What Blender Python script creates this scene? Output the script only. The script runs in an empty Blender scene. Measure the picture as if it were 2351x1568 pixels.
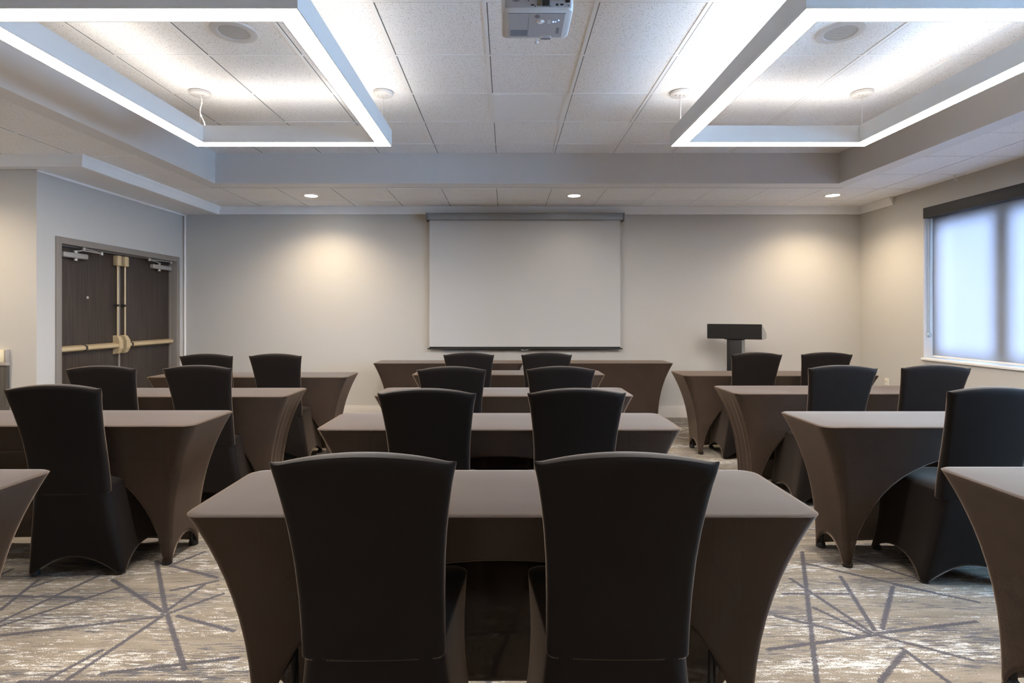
import bpy, bmesh, math, random
from mathutils import Vector, Matrix

random.seed(7)
scene = bpy.context.scene
C = scene.collection
PI = math.pi

# ------------------------------------------------------------------ camera
CAM_H = 1.32
cam_data = bpy.data.cameras.new('camera')
cam = bpy.data.objects.new('camera', cam_data)
C.objects.link(cam)
cam.location = (0, 0, CAM_H)
cam.rotation_euler = (PI / 2, 0, 0)
cam_data.sensor_fit = 'HORIZONTAL'
cam_data.sensor_width = 36.0
cam_data.lens = 1245.0 / 2351.0 * 36.0
cam_data.shift_x = 13.5 / 2351.0
cam_data.shift_y = -62.0 / 2351.0
cam_data.clip_start = 0.02
scene.camera = cam

# ------------------------------------------------------------------ light / exposure settings
SKY_COL, SKY_STR = (0.37, 0.62, 1.0), 4.0
STRIP_COL, STRIP_DOWN, STRIP_UP = (1.0, 0.94, 0.87), 6.2, 0.45
REAR_LEVEL = 0.32              # dim level of the unseen rear pendants, added as fill light
SPOT_COL = (1.0, 0.82, 0.56)
SPOT_W = 11.8
scene.view_settings.view_transform = 'Standard'
scene.view_settings.look = 'None'
scene.view_settings.gamma = 1.0
scene.view_settings.use_curve_mapping = False
scene.view_settings.exposure = 3.75
try:
    scene.cycles.use_denoising = True
    scene.cycles.max_bounces = 10
    scene.cycles.diffuse_bounces = 8
    scene.cycles.transparent_max_bounces = 12
    scene.cycles.sample_clamp_indirect = 6.0
    scene.cycles.caustics_reflective = False
    scene.cycles.caustics_refractive = False
except Exception:
    pass
world = bpy.data.worlds.new('world')
scene.world = world
world.use_nodes = True
wn = world.node_tree
wn.nodes['Background'].inputs[0].default_value = (*SKY_COL, 1)
wn.nodes['Background'].inputs[1].default_value = SKY_STR

# ------------------------------------------------------------------ materials
def new_mat(name):
    m = bpy.data.materials.new(name)
    m.use_nodes = True
    nt = m.node_tree
    return m, nt, nt.nodes['Principled BSDF']

def N(nt, typ, **kw):
    n = nt.nodes.new(typ)
    for k, v in kw.items():
        setattr(n, k, v)
    return n

def simple(name, col, rough=0.5, metal=0.0, spec=0.5, var=0.0, scale=40, bump=0.0):
    m, nt, b = new_mat(name)
    b.inputs['Base Color'].default_value = (*col, 1)
    b.inputs['Roughness'].default_value = rough
    b.inputs['Metallic'].default_value = metal
    b.inputs['Specular IOR Level'].default_value = spec
    if var or bump:
        tc = N(nt, 'ShaderNodeTexCoord')
        no = N(nt, 'ShaderNodeTexNoise')
        no.inputs['Scale'].default_value = scale
        no.inputs['Detail'].default_value = 4
        nt.links.new(tc.outputs['Object'], no.inputs['Vector'])
        if var:
            mp = N(nt, 'ShaderNodeMapRange')
            mp.inputs[3].default_value = 1 - var
            mp.inputs[4].default_value = 1 + var
            nt.links.new(no.outputs['Fac'], mp.inputs[0])
            hs = N(nt, 'ShaderNodeHueSaturation')
            hs.inputs['Color'].default_value = (*col, 1)
            nt.links.new(mp.outputs[0], hs.inputs['Value'])
            nt.links.new(hs.outputs[0], b.inputs['Base Color'])
        if bump:
            bp = N(nt, 'ShaderNodeBump')
            bp.inputs['Strength'].default_value = bump
            bp.inputs['Distance'].default_value = 0.002
            nt.links.new(no.outputs['Fac'], bp.inputs['Height'])
            nt.links.new(bp.outputs[0], b.inputs['Normal'])
    return m

def emission(name, col, strength):
    m, nt, b = new_mat(name)
    b.inputs['Base Color'].default_value = (0.8, 0.8, 0.8, 1)
    b.inputs['Emission Color'].default_value = (*col, 1)
    b.inputs['Emission Strength'].default_value = strength
    return m

def wall_mat(name, col):
    """painted wall with a faint woven vinyl texture"""
    m, nt, b = new_mat(name)
    b.inputs['Roughness'].default_value = 0.55
    b.inputs['Specular IOR Level'].default_value = 0.3
    tc = N(nt, 'ShaderNodeTexCoord')
    n1 = N(nt, 'ShaderNodeTexNoise')
    n1.inputs['Scale'].default_value = 260
    n1.inputs['Detail'].default_value = 2
    mp = N(nt, 'ShaderNodeMapping')
    mp.inputs['Scale'].default_value = (1, 1, 0.25)
    nt.links.new(tc.outputs['Object'], mp.inputs[0])
    nt.links.new(mp.outputs[0], n1.inputs['Vector'])
    mr = N(nt, 'ShaderNodeMapRange')
    mr.inputs[3].default_value = 0.965
    mr.inputs[4].default_value = 1.035
    nt.links.new(n1.outputs['Fac'], mr.inputs[0])
    hs = N(nt, 'ShaderNodeHueSaturation')
    hs.inputs['Color'].default_value = (*col, 1)
    nt.links.new(mr.outputs[0], hs.inputs['Value'])
    nt.links.new(hs.outputs[0], b.inputs['Base Color'])
    bp = N(nt, 'ShaderNodeBump')
    bp.inputs['Strength'].default_value = 0.08
    bp.inputs['Distance'].default_value = 0.001
    nt.links.new(n1.outputs['Fac'], bp.inputs['Height'])
    nt.links.new(bp.outputs[0], b.inputs['Normal'])
    return m

def tile_mat(name):
    """mineral fibre ceiling tile: off white with small dark pin holes"""
    m, nt, b = new_mat(name)
    b.inputs['Roughness'].default_value = 0.9
    b.inputs['Specular IOR Level'].default_value = 0.1
    tc = N(nt, 'ShaderNodeTexCoord')
    n1 = N(nt, 'ShaderNodeTexNoise')
    n1.inputs['Scale'].default_value = 140
    n1.inputs['Detail'].default_value = 3
    n1.inputs['Roughness'].default_value = 0.6
    r1 = N(nt, 'ShaderNodeValToRGB')
    r1.color_ramp.elements[0].position = 0.33
    r1.color_ramp.elements[0].color = (0.40, 0.385, 0.37, 1)
    r1.color_ramp.elements[1].position = 0.42
    r1.color_ramp.elements[1].color = (0.95, 0.94, 0.925, 1)
    nt.links.new(tc.outputs['Object'], n1.inputs['Vector'])
    nt.links.new(n1.outputs['Fac'], r1.inputs[0])
    n2 = N(nt, 'ShaderNodeTexNoise')
    n2.inputs['Scale'].default_value = 1.3
    nt.links.new(tc.outputs['Object'], n2.inputs['Vector'])
    mr = N(nt, 'ShaderNodeMapRange')
    mr.inputs[3].default_value = 0.95
    mr.inputs[4].default_value = 1.04
    nt.links.new(n2.outputs['Fac'], mr.inputs[0])
    hs = N(nt, 'ShaderNodeHueSaturation')
    nt.links.new(r1.outputs[0], hs.inputs['Color'])
    nt.links.new(mr.outputs[0], hs.inputs['Value'])
    nt.links.new(hs.outputs[0], b.inputs['Base Color'])
    bp = N(nt, 'ShaderNodeBump')
    bp.inputs['Strength'].default_value = 0.25
    bp.inputs['Distance'].default_value = 0.002
    nt.links.new(n1.outputs['Fac'], bp.inputs['Height'])
    nt.links.new(bp.outputs[0], b.inputs['Normal'])
    return m

def cloth_mat(name, col, sheer=0.0, sheen=0.8):
    """matte stretch fabric with a fine weave, a soft sheen and a little see-through"""
    m, nt, b = new_mat(name)
    b.inputs['Roughness'].default_value = 0.65
    b.inputs['Specular IOR Level'].default_value = 0.12
    b.inputs['Sheen Weight'].default_value = sheen
    b.inputs['Sheen Roughness'].default_value = 0.32
    b.inputs['Sheen Tint'].default_value = (1.0, 0.76, 0.58, 1)
    tc = N(nt, 'ShaderNodeTexCoord')
    n1 = N(nt, 'ShaderNodeTexNoise')
    n1.inputs['Scale'].default_value = 420
    n1.inputs['Detail'].default_value = 2
    n2 = N(nt, 'ShaderNodeTexNoise')
    n2.inputs['Scale'].default_value = 6
    n2.inputs['Detail'].default_value = 3
    nt.links.new(tc.outputs['Object'], n1.inputs['Vector'])
    nt.links.new(tc.outputs['Object'], n2.inputs['Vector'])
    ad = N(nt, 'ShaderNodeMath', operation='ADD')
    nt.links.new(n1.outputs['Fac'], ad.inputs[0])
    nt.links.new(n2.outputs['Fac'], ad.inputs[1])
    mr = N(nt, 'ShaderNodeMapRange')
    mr.inputs[1].default_value = 0.5
    mr.inputs[2].default_value = 1.5
    mr.inputs[3].default_value = 0.75
    mr.inputs[4].default_value = 1.25
    nt.links.new(ad.outputs[0], mr.inputs[0])
    hs = N(nt, 'ShaderNodeHueSaturation')
    hs.inputs['Color'].default_value = (*col, 1)
    nt.links.new(mr.outputs[0], hs.inputs['Value'])
    nt.links.new(hs.outputs[0], b.inputs['Base Color'])
    bp = N(nt, 'ShaderNodeBump')
    bp.inputs['Strength'].default_value = 0.12
    bp.inputs['Distance'].default_value = 0.001
    nt.links.new(n1.outputs['Fac'], bp.inputs['Height'])
    nt.links.new(bp.outputs[0], b.inputs['Normal'])
    if sheer:
        tr = N(nt, 'ShaderNodeBsdfTransparent')
        tr.inputs[0].default_value = (0.9, 0.85, 0.82, 1)
        mx = N(nt, 'ShaderNodeMixShader')
        mx.inputs[0].default_value = sheer
        out = nt.nodes['Material Output']
        nt.links.new(b.outputs[0], mx.inputs[1])
        nt.links.new(tr.outputs[0], mx.inputs[2])
        nt.links.new(mx.outputs[0], out.inputs[0])
    return m

def wood_mat(name, dark, light, rough=0.45, axis=2, scale=60.0):
    m, nt, b = new_mat(name)
    b.inputs['Roughness'].default_value = rough
    b.inputs['Specular IOR Level'].default_value = 0.35
    tc = N(nt, 'ShaderNodeTexCoord')
    mp = N(nt, 'ShaderNodeMapping')
    sc = [scale, scale, scale]
    sc[axis] = scale * 0.03
    mp.inputs['Scale'].default_value = sc
    no = N(nt, 'ShaderNodeTexNoise')
    no.inputs['Scale'].default_value = 1.0
    no.inputs['Detail'].default_value = 5
    rp = N(nt, 'ShaderNodeValToRGB')
    rp.color_ramp.elements[0].position = 0.3
    rp.color_ramp.elements[0].color = (*dark, 1)
    rp.color_ramp.elements[1].position = 0.7
    rp.color_ramp.elements[1].color = (*light, 1)
    nt.links.new(tc.outputs['Object'], mp.inputs[0])
    nt.links.new(mp.outputs[0], no.inputs['Vector'])
    nt.links.new(no.outputs['Fac'], rp.inputs[0])
    nt.links.new(rp.outputs[0], b.inputs['Base Color'])
    return m

# dark stripes woven into the carpet: x0,y0,x1,y1 on the floor (metres)
STRIPES = [
    (-1.869,2.9,-1.507,2.403),(-1.957,2.697,-1.529,2.412),(-1.517,2.394,-1.475,2.651),(-1.6,2.595,-1.431,2.686),
    (-1.491,2.394,-1.339,2.563),(-1.439,2.375,-1.138,2.262),(-1.49,2.384,-1.196,2.018),(-1.505,2.375,-1.589,1.954),
    (-1.525,2.366,-2.081,2.229),(-2.143,2.296,-1.862,2.628),(-2.175,2.33,-2.06,2.733),(-2.26,2.422,-2.327,2.697),
    (-1.488,1.992,-1.031,2.086),(-1.661,1.96,-1.591,2.129),(-1.854,2.887,-1.45,2.721),(-1.761,2.867,-1.677,3.014),
    (-2.562,2.745,-2.561,2.808),(-2.372,2.542,-1.983,2.531),(-2.296,2.628,-2.259,2.686),(1.685,2.733,1.541,2.27),
    (1.874,2.628,1.581,2.279),(1.385,2.441,1.504,2.237),(1.421,2.709,1.515,2.254),(1.18,2.375,1.451,2.229),
    (1.034,2.137,1.537,2.237),(1.543,2.246,2.02,2.33),(1.532,2.229,1.779,2.072),(1.558,2.122,1.343,1.948),
    (1.565,2.144,1.589,1.948),(1.645,3.014,1.117,1.948),(1.587,2.873,2.033,2.574),(1.874,2.928,2.045,2.721),
    (1.311,2.563,1.619,2.563),(1.896,2.651,2.165,2.49),(-1.75,1.948,-1.1,1.945),
    (1.45,6.2,2.1,5.5),(1.3,5.6,2.2,6.3),(1.2,4.9,1.9,4.1),(1.2,4.4,2.0,4.6),(1.5,4.6,1.6,3.9),(-1.9,3.3,-1.2,3.9),
    (-1.5,4.4,-1.1,3.4),(-0.6,2.2,0.5,2.3),(-0.4,1.7,0.4,1.5),(0.1,2.6,-0.2,1.4),
]

def carpet_mat():
    m, nt, b = new_mat('patterned_carpet')
    b.inputs['Roughness'].default_value = 0.95
    b.inputs['Specular IOR Level'].default_value = 0.05
    L = nt.links.new
    tc = N(nt, 'ShaderNodeTexCoord')
    # loop pile grain
    n3 = N(nt, 'ShaderNodeTexNoise')
    n3.inputs['Scale'].default_value = 210
    n3.inputs['Detail'].default_value = 2
    L(tc.outputs['Object'], n3.inputs['Vector'])
    def streak(sx, sy, off, detail, rough):
        mp = N(nt, 'ShaderNodeMapping')
        mp.inputs['Scale'].default_value = (sx, sy, 1)
        mp.inputs['Location'].default_value = (off, off * 1.7, 0)
        L(tc.outputs['Object'], mp.inputs[0])
        n = N(nt, 'ShaderNodeTexNoise')
        n.inputs['Scale'].default_value = 1.0
        n.inputs['Detail'].default_value = detail
        n.inputs['Roughness'].default_value = rough
        L(mp.outputs[0], n.inputs['Vector'])
        return n.outputs['Fac']
    def madd(a, k, c):
        m_ = N(nt, 'ShaderNodeMath', operation='MULTIPLY_ADD')
        L(a, m_.inputs[0])
        m_.inputs[1].default_value = k
        if isinstance(c, float):
            m_.inputs[2].default_value = c
        else:
            L(c, m_.inputs[2])
        return m_.outputs[0]
    def mask(v, lo, hi):
        q = N(nt, 'ShaderNodeMapRange')
        q.inputs[1].default_value = lo
        q.inputs[2].default_value = hi
        L(v, q.inputs[0])
        return q.outputs[0]
    def blend(fac, a, b):
        q = N(nt, 'ShaderNodeMix', data_type='RGBA')
        L(fac, q.inputs['Factor'])
        for sock, c in ((q.inputs[6], a), (q.inputs[7], b)):
            if isinstance(c, tuple):
                sock.default_value = (*c, 1)
            else:
                L(c, sock)
        return q.outputs[2]
    # beige ground with slow streaky tone changes
    ground = blend(mask(streak(2.0, 22, 3.0, 4, 0.6), 0.35, 0.65), (0.185, 0.150, 0.112), (0.28, 0.236, 0.184))
    # clumps of off-white yarn, gathered in rows
    wv = madd(streak(0.9, 7, 9.0, 3, 0.5), 0.62, madd(streak(13, 62, 1.0, 5, 0.7), 1.0, madd(n3.outputs['Fac'], 0.45, -0.22)))
    c1 = blend(mask(wv, 0.888, 0.94), ground, (0.50, 0.47, 0.425))
    # fine dark grey dashes
    dv = madd(streak(1.3, 9, 21.0, 3, 0.5), 0.55, madd(streak(9, 120, 31.0, 4, 0.65), 1.0, madd(n3.outputs['Fac'], 0.42, -0.21)))
    c2 = blend(mask(dv, 0.835, 0.89), c1, (0.095, 0.092, 0.097))
    # stripe group: distance of a point from a segment
    g = bpy.data.node_groups.new('segment_distance', 'ShaderNodeTree')
    g.interface.new_socket('P', in_out='INPUT', socket_type='NodeSocketVector')
    g.interface.new_socket('A', in_out='INPUT', socket_type='NodeSocketVector')
    g.interface.new_socket('D', in_out='INPUT', socket_type='NodeSocketVector')
    g.interface.new_socket('Len', in_out='INPUT', socket_type='NodeSocketFloat')
    g.interface.new_socket('Prev', in_out='INPUT', socket_type='NodeSocketFloat')
    g.interface.new_socket('Out', in_out='OUTPUT', socket_type='NodeSocketFloat')
    gi = g.nodes.new('NodeGroupInput')
    go = g.nodes.new('NodeGroupOutput')
    s = g.nodes.new('ShaderNodeVectorMath'); s.operation = 'SUBTRACT'
    g.links.new(gi.outputs['P'], s.inputs[0]); g.links.new(gi.outputs['A'], s.inputs[1])
    d = g.nodes.new('ShaderNodeVectorMath'); d.operation = 'DOT_PRODUCT'
    g.links.new(s.outputs[0], d.inputs[0]); g.links.new(gi.outputs['D'], d.inputs[1])
    mx = g.nodes.new('ShaderNodeMath'); mx.operation = 'MAXIMUM'; mx.inputs[1].default_value = 0
    g.links.new(d.outputs['Value'], mx.inputs[0])
    mn = g.nodes.new('ShaderNodeMath'); mn.operation = 'MINIMUM'
    g.links.new(mx.outputs[0], mn.inputs[0]); g.links.new(gi.outputs['Len'], mn.inputs[1])
    sc = g.nodes.new('ShaderNodeVectorMath'); sc.operation = 'SCALE'
    g.links.new(gi.outputs['D'], sc.inputs[0]); g.links.new(mn.outputs[0], sc.inputs['Scale'])
    s2 = g.nodes.new('ShaderNodeVectorMath'); s2.operation = 'DISTANCE'
    g.links.new(s.outputs[0], s2.inputs[0]); g.links.new(sc.outputs[0], s2.inputs[1])
    m2 = g.nodes.new('ShaderNodeMath'); m2.operation = 'MINIMUM'
    g.links.new(s2.outputs['Value'], m2.inputs[0]); g.links.new(gi.outputs['Prev'], m2.inputs[1])
    g.links.new(m2.outputs[0], go.inputs[0])
    sx = N(nt, 'ShaderNodeSeparateXYZ')
    L(tc.outputs['Object'], sx.inputs[0])
    cx = N(nt, 'ShaderNodeCombineXYZ')
    L(sx.outputs[0], cx.inputs[0]); L(sx.outputs[1], cx.inputs[1])
    prev = None
    for (x0, y0, x1, y1) in STRIPES:
        ln = math.hypot(x1 - x0, y1 - y0)
        q = nt.nodes.new('ShaderNodeGroup')
        q.node_tree = g
        L(cx.outputs[0], q.inputs['P'])
        q.inputs['A'].default_value = (x0, y0, 0)
        q.inputs['D'].default_value = ((x1 - x0) / ln, (y1 - y0) / ln, 0)
        q.inputs['Len'].default_value = ln
        q.inputs['Prev'].default_value = 10.0
        if prev:
            L(prev.outputs[0], q.inputs['Prev'])
        prev = q
    n4 = N(nt, 'ShaderNodeTexNoise')
    n4.inputs['Scale'].default_value = 160
    n4.inputs['Detail'].default_value = 2
    L(tc.outputs['Object'], n4.inputs['Vector'])
    ns = N(nt, 'ShaderNodeMath', operation='MULTIPLY_ADD')
    L(n4.outputs['Fac'], ns.inputs[0])
    ns.inputs[1].default_value = 0.026
    L(prev.outputs[0], ns.inputs[2])
    lm = N(nt, 'ShaderNodeMapRange')
    lm.inputs[1].default_value = 0.0215
    lm.inputs[2].default_value = 0.0245
    lm.inputs[3].default_value = 0.92
    lm.inputs[4].default_value = 0.0
    L(ns.outputs[0], lm.inputs[0])
    mix = N(nt, 'ShaderNodeMix', data_type='RGBA')
    L(lm.outputs[0], mix.inputs['Factor'])
    L(c2, mix.inputs[6])
    mix.inputs[7].default_value = (0.075, 0.070, 0.078, 1)
    # pile grain
    gr = N(nt, 'ShaderNodeMapRange')
    gr.inputs[3].default_value = 0.62
    gr.inputs[4].default_value = 1.34
    L(n3.outputs['Fac'], gr.inputs[0])
    hs = N(nt, 'ShaderNodeHueSaturation')
    L(mix.outputs[2], hs.inputs['Color'])
    L(gr.outputs[0], hs.inputs['Value'])
    L(hs.outputs[0], b.inputs['Base Color'])
    bp = N(nt, 'ShaderNodeBump')
    bp.inputs['Strength'].default_value = 0.4
    bp.inputs['Distance'].default_value = 0.004
    L(n3.outputs['Fac'], bp.inputs['Height'])
    L(bp.outputs[0], b.inputs['Normal'])
    return m

def blind_mat():
    m, nt, b = new_mat('blind_fabric')
    nt.nodes.remove(b)
    L = nt.links.new
    out = nt.nodes['Material Output']
    tc = N(nt, 'ShaderNodeTexCoord')
    mp = N(nt, 'ShaderNodeMapping')
    mp.inputs['Scale'].default_value = (1, 500, 500)
    L(tc.outputs['Object'], mp.inputs[0])
    no = N(nt, 'ShaderNodeTexNoise')
    no.inputs['Scale'].default_value = 1
    L(mp.outputs[0], no.inputs['Vector'])
    mr = N(nt, 'ShaderNodeMapRange')
    mr.inputs[3].default_value = 0.95
    mr.inputs[4].default_value = 1.05
    L(no.outputs['Fac'], mr.inputs[0])
    hs = N(nt, 'ShaderNodeHueSaturation')
    hs.inputs['Color'].default_value = (0.112, 0.088, 0.096, 1)
    L(mr.outputs[0], hs.inputs['Value'])
    tl = N(nt, 'ShaderNodeBsdfTranslucent')
    L(hs.outputs[0], tl.inputs[0])
    df = N(nt, 'ShaderNodeBsdfDiffuse')
    df.inputs[0].default_value = (0.75, 0.78, 0.80, 1)
    tr = N(nt, 'ShaderNodeBsdfTransparent')
    m1 = N(nt, 'ShaderNodeMixShader')
    m1.inputs[0].default_value = 0.30
    L(tl.outputs[0], m1.inputs[1]); L(df.outputs[0], m1.inputs[2])
    m2 = N(nt, 'ShaderNodeMixShader')
    m2.inputs[0].default_value = 0.03
    L(m1.outputs[0], m2.inputs[1]); L(tr.outputs[0], m2.inputs[2])
    L(m2.outputs[0], out.inputs[0])
    return m

def glass_mat():
    m, nt, b = new_mat('window_glass')
    nt.nodes.remove(b)
    out = nt.nodes['Material Output']
    tr = N(nt, 'ShaderNodeBsdfTransparent')
    tr.inputs[0].default_value = (0.93, 0.97, 0.97, 1)
    gl = N(nt, 'ShaderNodeBsdfGlossy')
    gl.inputs['Roughness'].default_value = 0.02
    fr = N(nt, 'ShaderNodeFresnel')
    mx = N(nt, 'ShaderNodeMixShader')
    nt.links.new(fr.outputs[0], mx.inputs[0])
    nt.links.new(tr.outputs[0], mx.inputs[1])
    nt.links.new(gl.outputs[0], mx.inputs[2])
    nt.links.new(mx.outputs[0], out.inputs[0])
    return m

def perforated(name, col, hole, n):
    """metal grille with a regular pattern of small round holes"""
    m, nt, b = new_mat(name)
    b.inputs['Roughness'].default_value = 0.5
    tc = N(nt, 'ShaderNodeTexCoord')
    sc = N(nt, 'ShaderNodeVectorMath', operation='SCALE')
    sc.inputs['Scale'].default_value = n
    fr = N(nt, 'ShaderNodeVectorMath', operation='FRACTION')
    sb = N(nt, 'ShaderNodeVectorMath', operation='SUBTRACT')
    sb.inputs[1].default_value = (0.5, 0.5, 0.5)
    sx = N(nt, 'ShaderNodeSeparateXYZ')
    p1 = N(nt, 'ShaderNodeMath', operation='MULTIPLY')
    p2 = N(nt, 'ShaderNodeMath', operation='MULTIPLY_ADD')
    lt = N(nt, 'ShaderNodeMath', operation='LESS_THAN')
    lt.inputs[1].default_value = 0.09
    mix = N(nt, 'ShaderNodeMix', data_type='RGBA')
    L = nt.links.new
    L(tc.outputs['Object'], sc.inputs[0]); L(sc.outputs[0], fr.inputs[0]); L(fr.outputs[0], sb.inputs[0])
    L(sb.outputs[0], sx.inputs[0])
    L(sx.outputs[0], p1.inputs[0]); L(sx.outputs[0], p1.inputs[1])
    L(sx.outputs[1], p2.inputs[0]); L(sx.outputs[1], p2.inputs[1]); L(p1.outputs[0], p2.inputs[2])
    L(p2.outputs[0], lt.inputs[0])
    L(lt.outputs[0], mix.inputs['Factor'])
    mix.inputs[6].default_value = (*col, 1)
    mix.inputs[7].default_value = (*hole, 1)
    L(mix.outputs[2], b.inputs['Base Color'])
    return m

M = {
    'wall': wall_mat('wall_paint', (0.49, 0.465, 0.432)),
    'paint': simple('coffer_paint', (0.60, 0.565, 0.54), 0.6, spec=0.25, var=0.03, scale=3),
    'white': simple('white_trim', (0.82, 0.805, 0.785), 0.45, var=0.02, scale=8),
    'tile': tile_mat('ceiling_tile'),
    'tbar': simple('tile_grid', (0.90, 0.90, 0.89), 0.4, var=0.02, scale=5),
    'gap': simple('tile_shadow_gap', (0.15, 0.145, 0.14), 0.9, var=0.05),  # dark strips drawn in for the shadow line along the grid bars
    'carpet': carpet_mat(),
    'cloth': cloth_mat('stretch_table_cloth', (0.054, 0.036, 0.026), 0.18, 0.6),
    'chair': cloth_mat('stretch_chair_cloth', (0.0095, 0.0070, 0.0061), 0.0, 0.5),
    'foot': simple('black_rubber', (0.012, 0.012, 0.012), 0.6, var=0.1),
    'leg': simple('table_leg_steel', (0.03, 0.03, 0.03), 0.5, var=0.1),
    'ply': simple('plywood_top', (0.25, 0.17, 0.10), 0.6, var=0.1),
    'housing': simple('pendant_housing', (0.64, 0.63, 0.62), 0.42, spec=0.4, var=0.02, scale=6),
    'strip': emission('linear_diffuser', STRIP_COL, STRIP_DOWN),
    'strip_up': emission('linear_diffuser_up', STRIP_COL, STRIP_UP),
    'strip_dim': emission('fill_diffuser', STRIP_COL, STRIP_DOWN * REAR_LEVEL),
    'strip_up_dim': emission('fill_diffuser_up', STRIP_COL, STRIP_UP * REAR_LEVEL),
    'canopy': simple('canopy_white', (0.62, 0.60, 0.58), 0.35, var=0.02),
    'cable': simple('white_cable', (0.8, 0.79, 0.77), 0.5, var=0.02),
    'steel': simple('suspension_wire', (0.6, 0.6, 0.6), 0.35, metal=0.8, var=0.05),
    'doorwood': wood_mat('dark_door_wood', (0.030, 0.021, 0.017), (0.060, 0.045, 0.036), 0.5, 2, 55),
    'frame': simple('taupe_door_frame', (0.22, 0.19, 0.165), 0.45, var=0.03, scale=5),
    'brass': simple('tan_exit_hardware', (0.56, 0.43, 0.26), 0.38, metal=0.25, var=0.03, scale=10),
    'darkrod': simple('dark_clip', (0.03, 0.025, 0.02), 0.5, var=0.1),
    'closer': simple('closer_silver', (0.36, 0.34, 0.31), 0.4, metal=0.3, var=0.03),
    'valance': simple('charcoal_valance', (0.022, 0.022, 0.026), 0.5, var=0.04, scale=20),
    'blind': blind_mat(),
    'glass': glass_mat(),
    'winframe': simple('white_window_frame', (0.72, 0.74, 0.76), 0.4, var=0.02),
    'sill': simple('white_sill', (0.74, 0.73, 0.72), 0.4, var=0.02),
    'clear': simple('clear_plastic', (0.45, 0.55, 0.62), 0.2, var=0.05),
    'screen': simple('matte_screen', (0.50, 0.49, 0.48), 0.85, spec=0.1, var=0.004, scale=2),
    'screencase': simple('screen_case_grey', (0.29, 0.30, 0.31), 0.4, var=0.03),
    'black': simple('black_trim', (0.012, 0.012, 0.012), 0.4, var=0.1),
    'lectern': simple('black_laminate', (0.014, 0.012, 0.011), 0.45, spec=0.25, var=0.25, scale=9),
    'lectern_lit': simple('laminate_window_lit', (0.24, 0.25, 0.25), 0.3, var=0.05, scale=9),  # paler copy of the black laminate: window light painted on right-hand faces
    'proj': simple('projector_white', (0.66, 0.65, 0.64), 0.4, var=0.02),
    'proj_grey': simple('projector_panel', (0.45, 0.44, 0.45), 0.45, var=0.03),
    'proj_line': simple('projector_seam', (0.22, 0.22, 0.24), 0.5, var=0.05),
    'sticker': simple('grey_label', (0.20, 0.23, 0.27), 0.5, var=0.45, scale=160),
    'led': emission('blue_led', (0.15, 0.35, 1.0), 0.35),
    'btn': simple('projector_button', (0.85, 0.85, 0.86), 0.3, var=0.02),
    'jack_red': simple('red_plug', (0.32, 0.01, 0.015), 0.4, var=0.05),
    'jack_gold': simple('olive_plug', (0.20, 0.15, 0.08), 0.4, metal=0.4, var=0.05),
    'jack_teal': simple('pale_teal_cable', (0.35, 0.60, 0.60), 0.5, var=0.05),
    'lens': simple('lens_glass', (0.02, 0.02, 0.03), 0.05, var=0.1),
    'grille': perforated('perforated_grille', (0.60, 0.58, 0.55), (0.16, 0.15, 0.14), 95),
    'grille_proj': perforated('projector_grille', (0.40, 0.39, 0.38), (0.10, 0.10, 0.10), 320),
    'panel_lens': simple('acrylic_panel', (0.90, 0.92, 0.94), 0.35, var=0.01, scale=3),
    'lamp': emission('downlight_lens', (1.0, 0.90, 0.74), 7.0),
    'lamp_dim': emission('downlight_lens_dim', (1.0, 0.97, 0.92), 1.3),
    'plate': simple('ivory_plate', (0.62, 0.58, 0.50), 0.4, var=0.03),
    'greywood': wood_mat('grey_wood', (0.055, 0.047, 0.040), (0.13, 0.115, 0.10), 0.5, 2, 40),
    'cream': simple('cream_panel', (0.74, 0.66, 0.47), 0.4, var=0.02),
    'edge': simple('taupe_edging', (0.34, 0.30, 0.265), 0.45, var=0.03),
    'base': simple('baseboard_paint', (0.50, 0.46, 0.42), 0.5, var=0.03, scale=5),
}

# ------------------------------------------------------------------ helpers
def link(name, me, parent=None):
    o = bpy.data.objects.new(name, me)
    C.objects.link(o)
    if parent is not None:
        o.parent = parent
    return o

def obj(name, bm, mats, parent=None, smooth=True, angle=35):
    me = bpy.data.meshes.new(name)
    bmesh.ops.recalc_face_normals(bm, faces=bm.faces[:])
    bm.to_mesh(me)
    bm.free()
    if not isinstance(mats, (list, tuple)):
        mats = [mats]
    for m in mats:
        me.materials.append(m)
    if smooth:
        for p in me.polygons:
            p.use_smooth = True
        me.set_sharp_from_angle(angle=math.radians(angle))
    return link(name, me, parent)

def thing(name, label, cat, loc=(0, 0, 0), rz=0.0, group=None):
    o = bpy.data.objects.new(name, None)
    C.objects.link(o)
    o.empty_display_size = 0.1
    o.location = loc
    o.rotation_euler = (0, 0, rz)
    o['label'] = label
    o['category'] = cat
    if group:
        o['group'] = group
    return o

def tag(o, label, cat, group=None):
    o['label'] = label
    o['category'] = cat
    if group:
        o['group'] = group
    return o

def struct(o):
    o['kind'] = 'structure'
    return o

def box(bm, x0, x1, y0, y1, z0, z1, bev=0.0, seg=2, mi=0, mat=None):
    r = bmesh.ops.create_cube(bm, size=1.0)
    vs = r['verts']
    for v in vs:
        v.co = Vector((x0 + (v.co.x + 0.5) * (x1 - x0), y0 + (v.co.y + 0.5) * (y1 - y0), z0 + (v.co.z + 0.5) * (z1 - z0)))
    fs = set(f for v in vs for f in v.link_faces)
    for f in fs:
        f.material_index = mi
    if bev > 0:
        es = list(set(e for v in vs for e in v.link_edges))
        br = bmesh.ops.bevel(bm, geom=es, offset=bev, segments=seg, affect='EDGES', profile=0.5)
        for f in br['faces']:
            f.material_index = mi
        vs = list(set(v for f in br['faces'] for v in f.verts) | set(v for v in vs if v.is_valid))
    if mat is not None:
        for v in vs:
            if v.is_valid:
                v.co = mat @ v.co
    return vs

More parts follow.
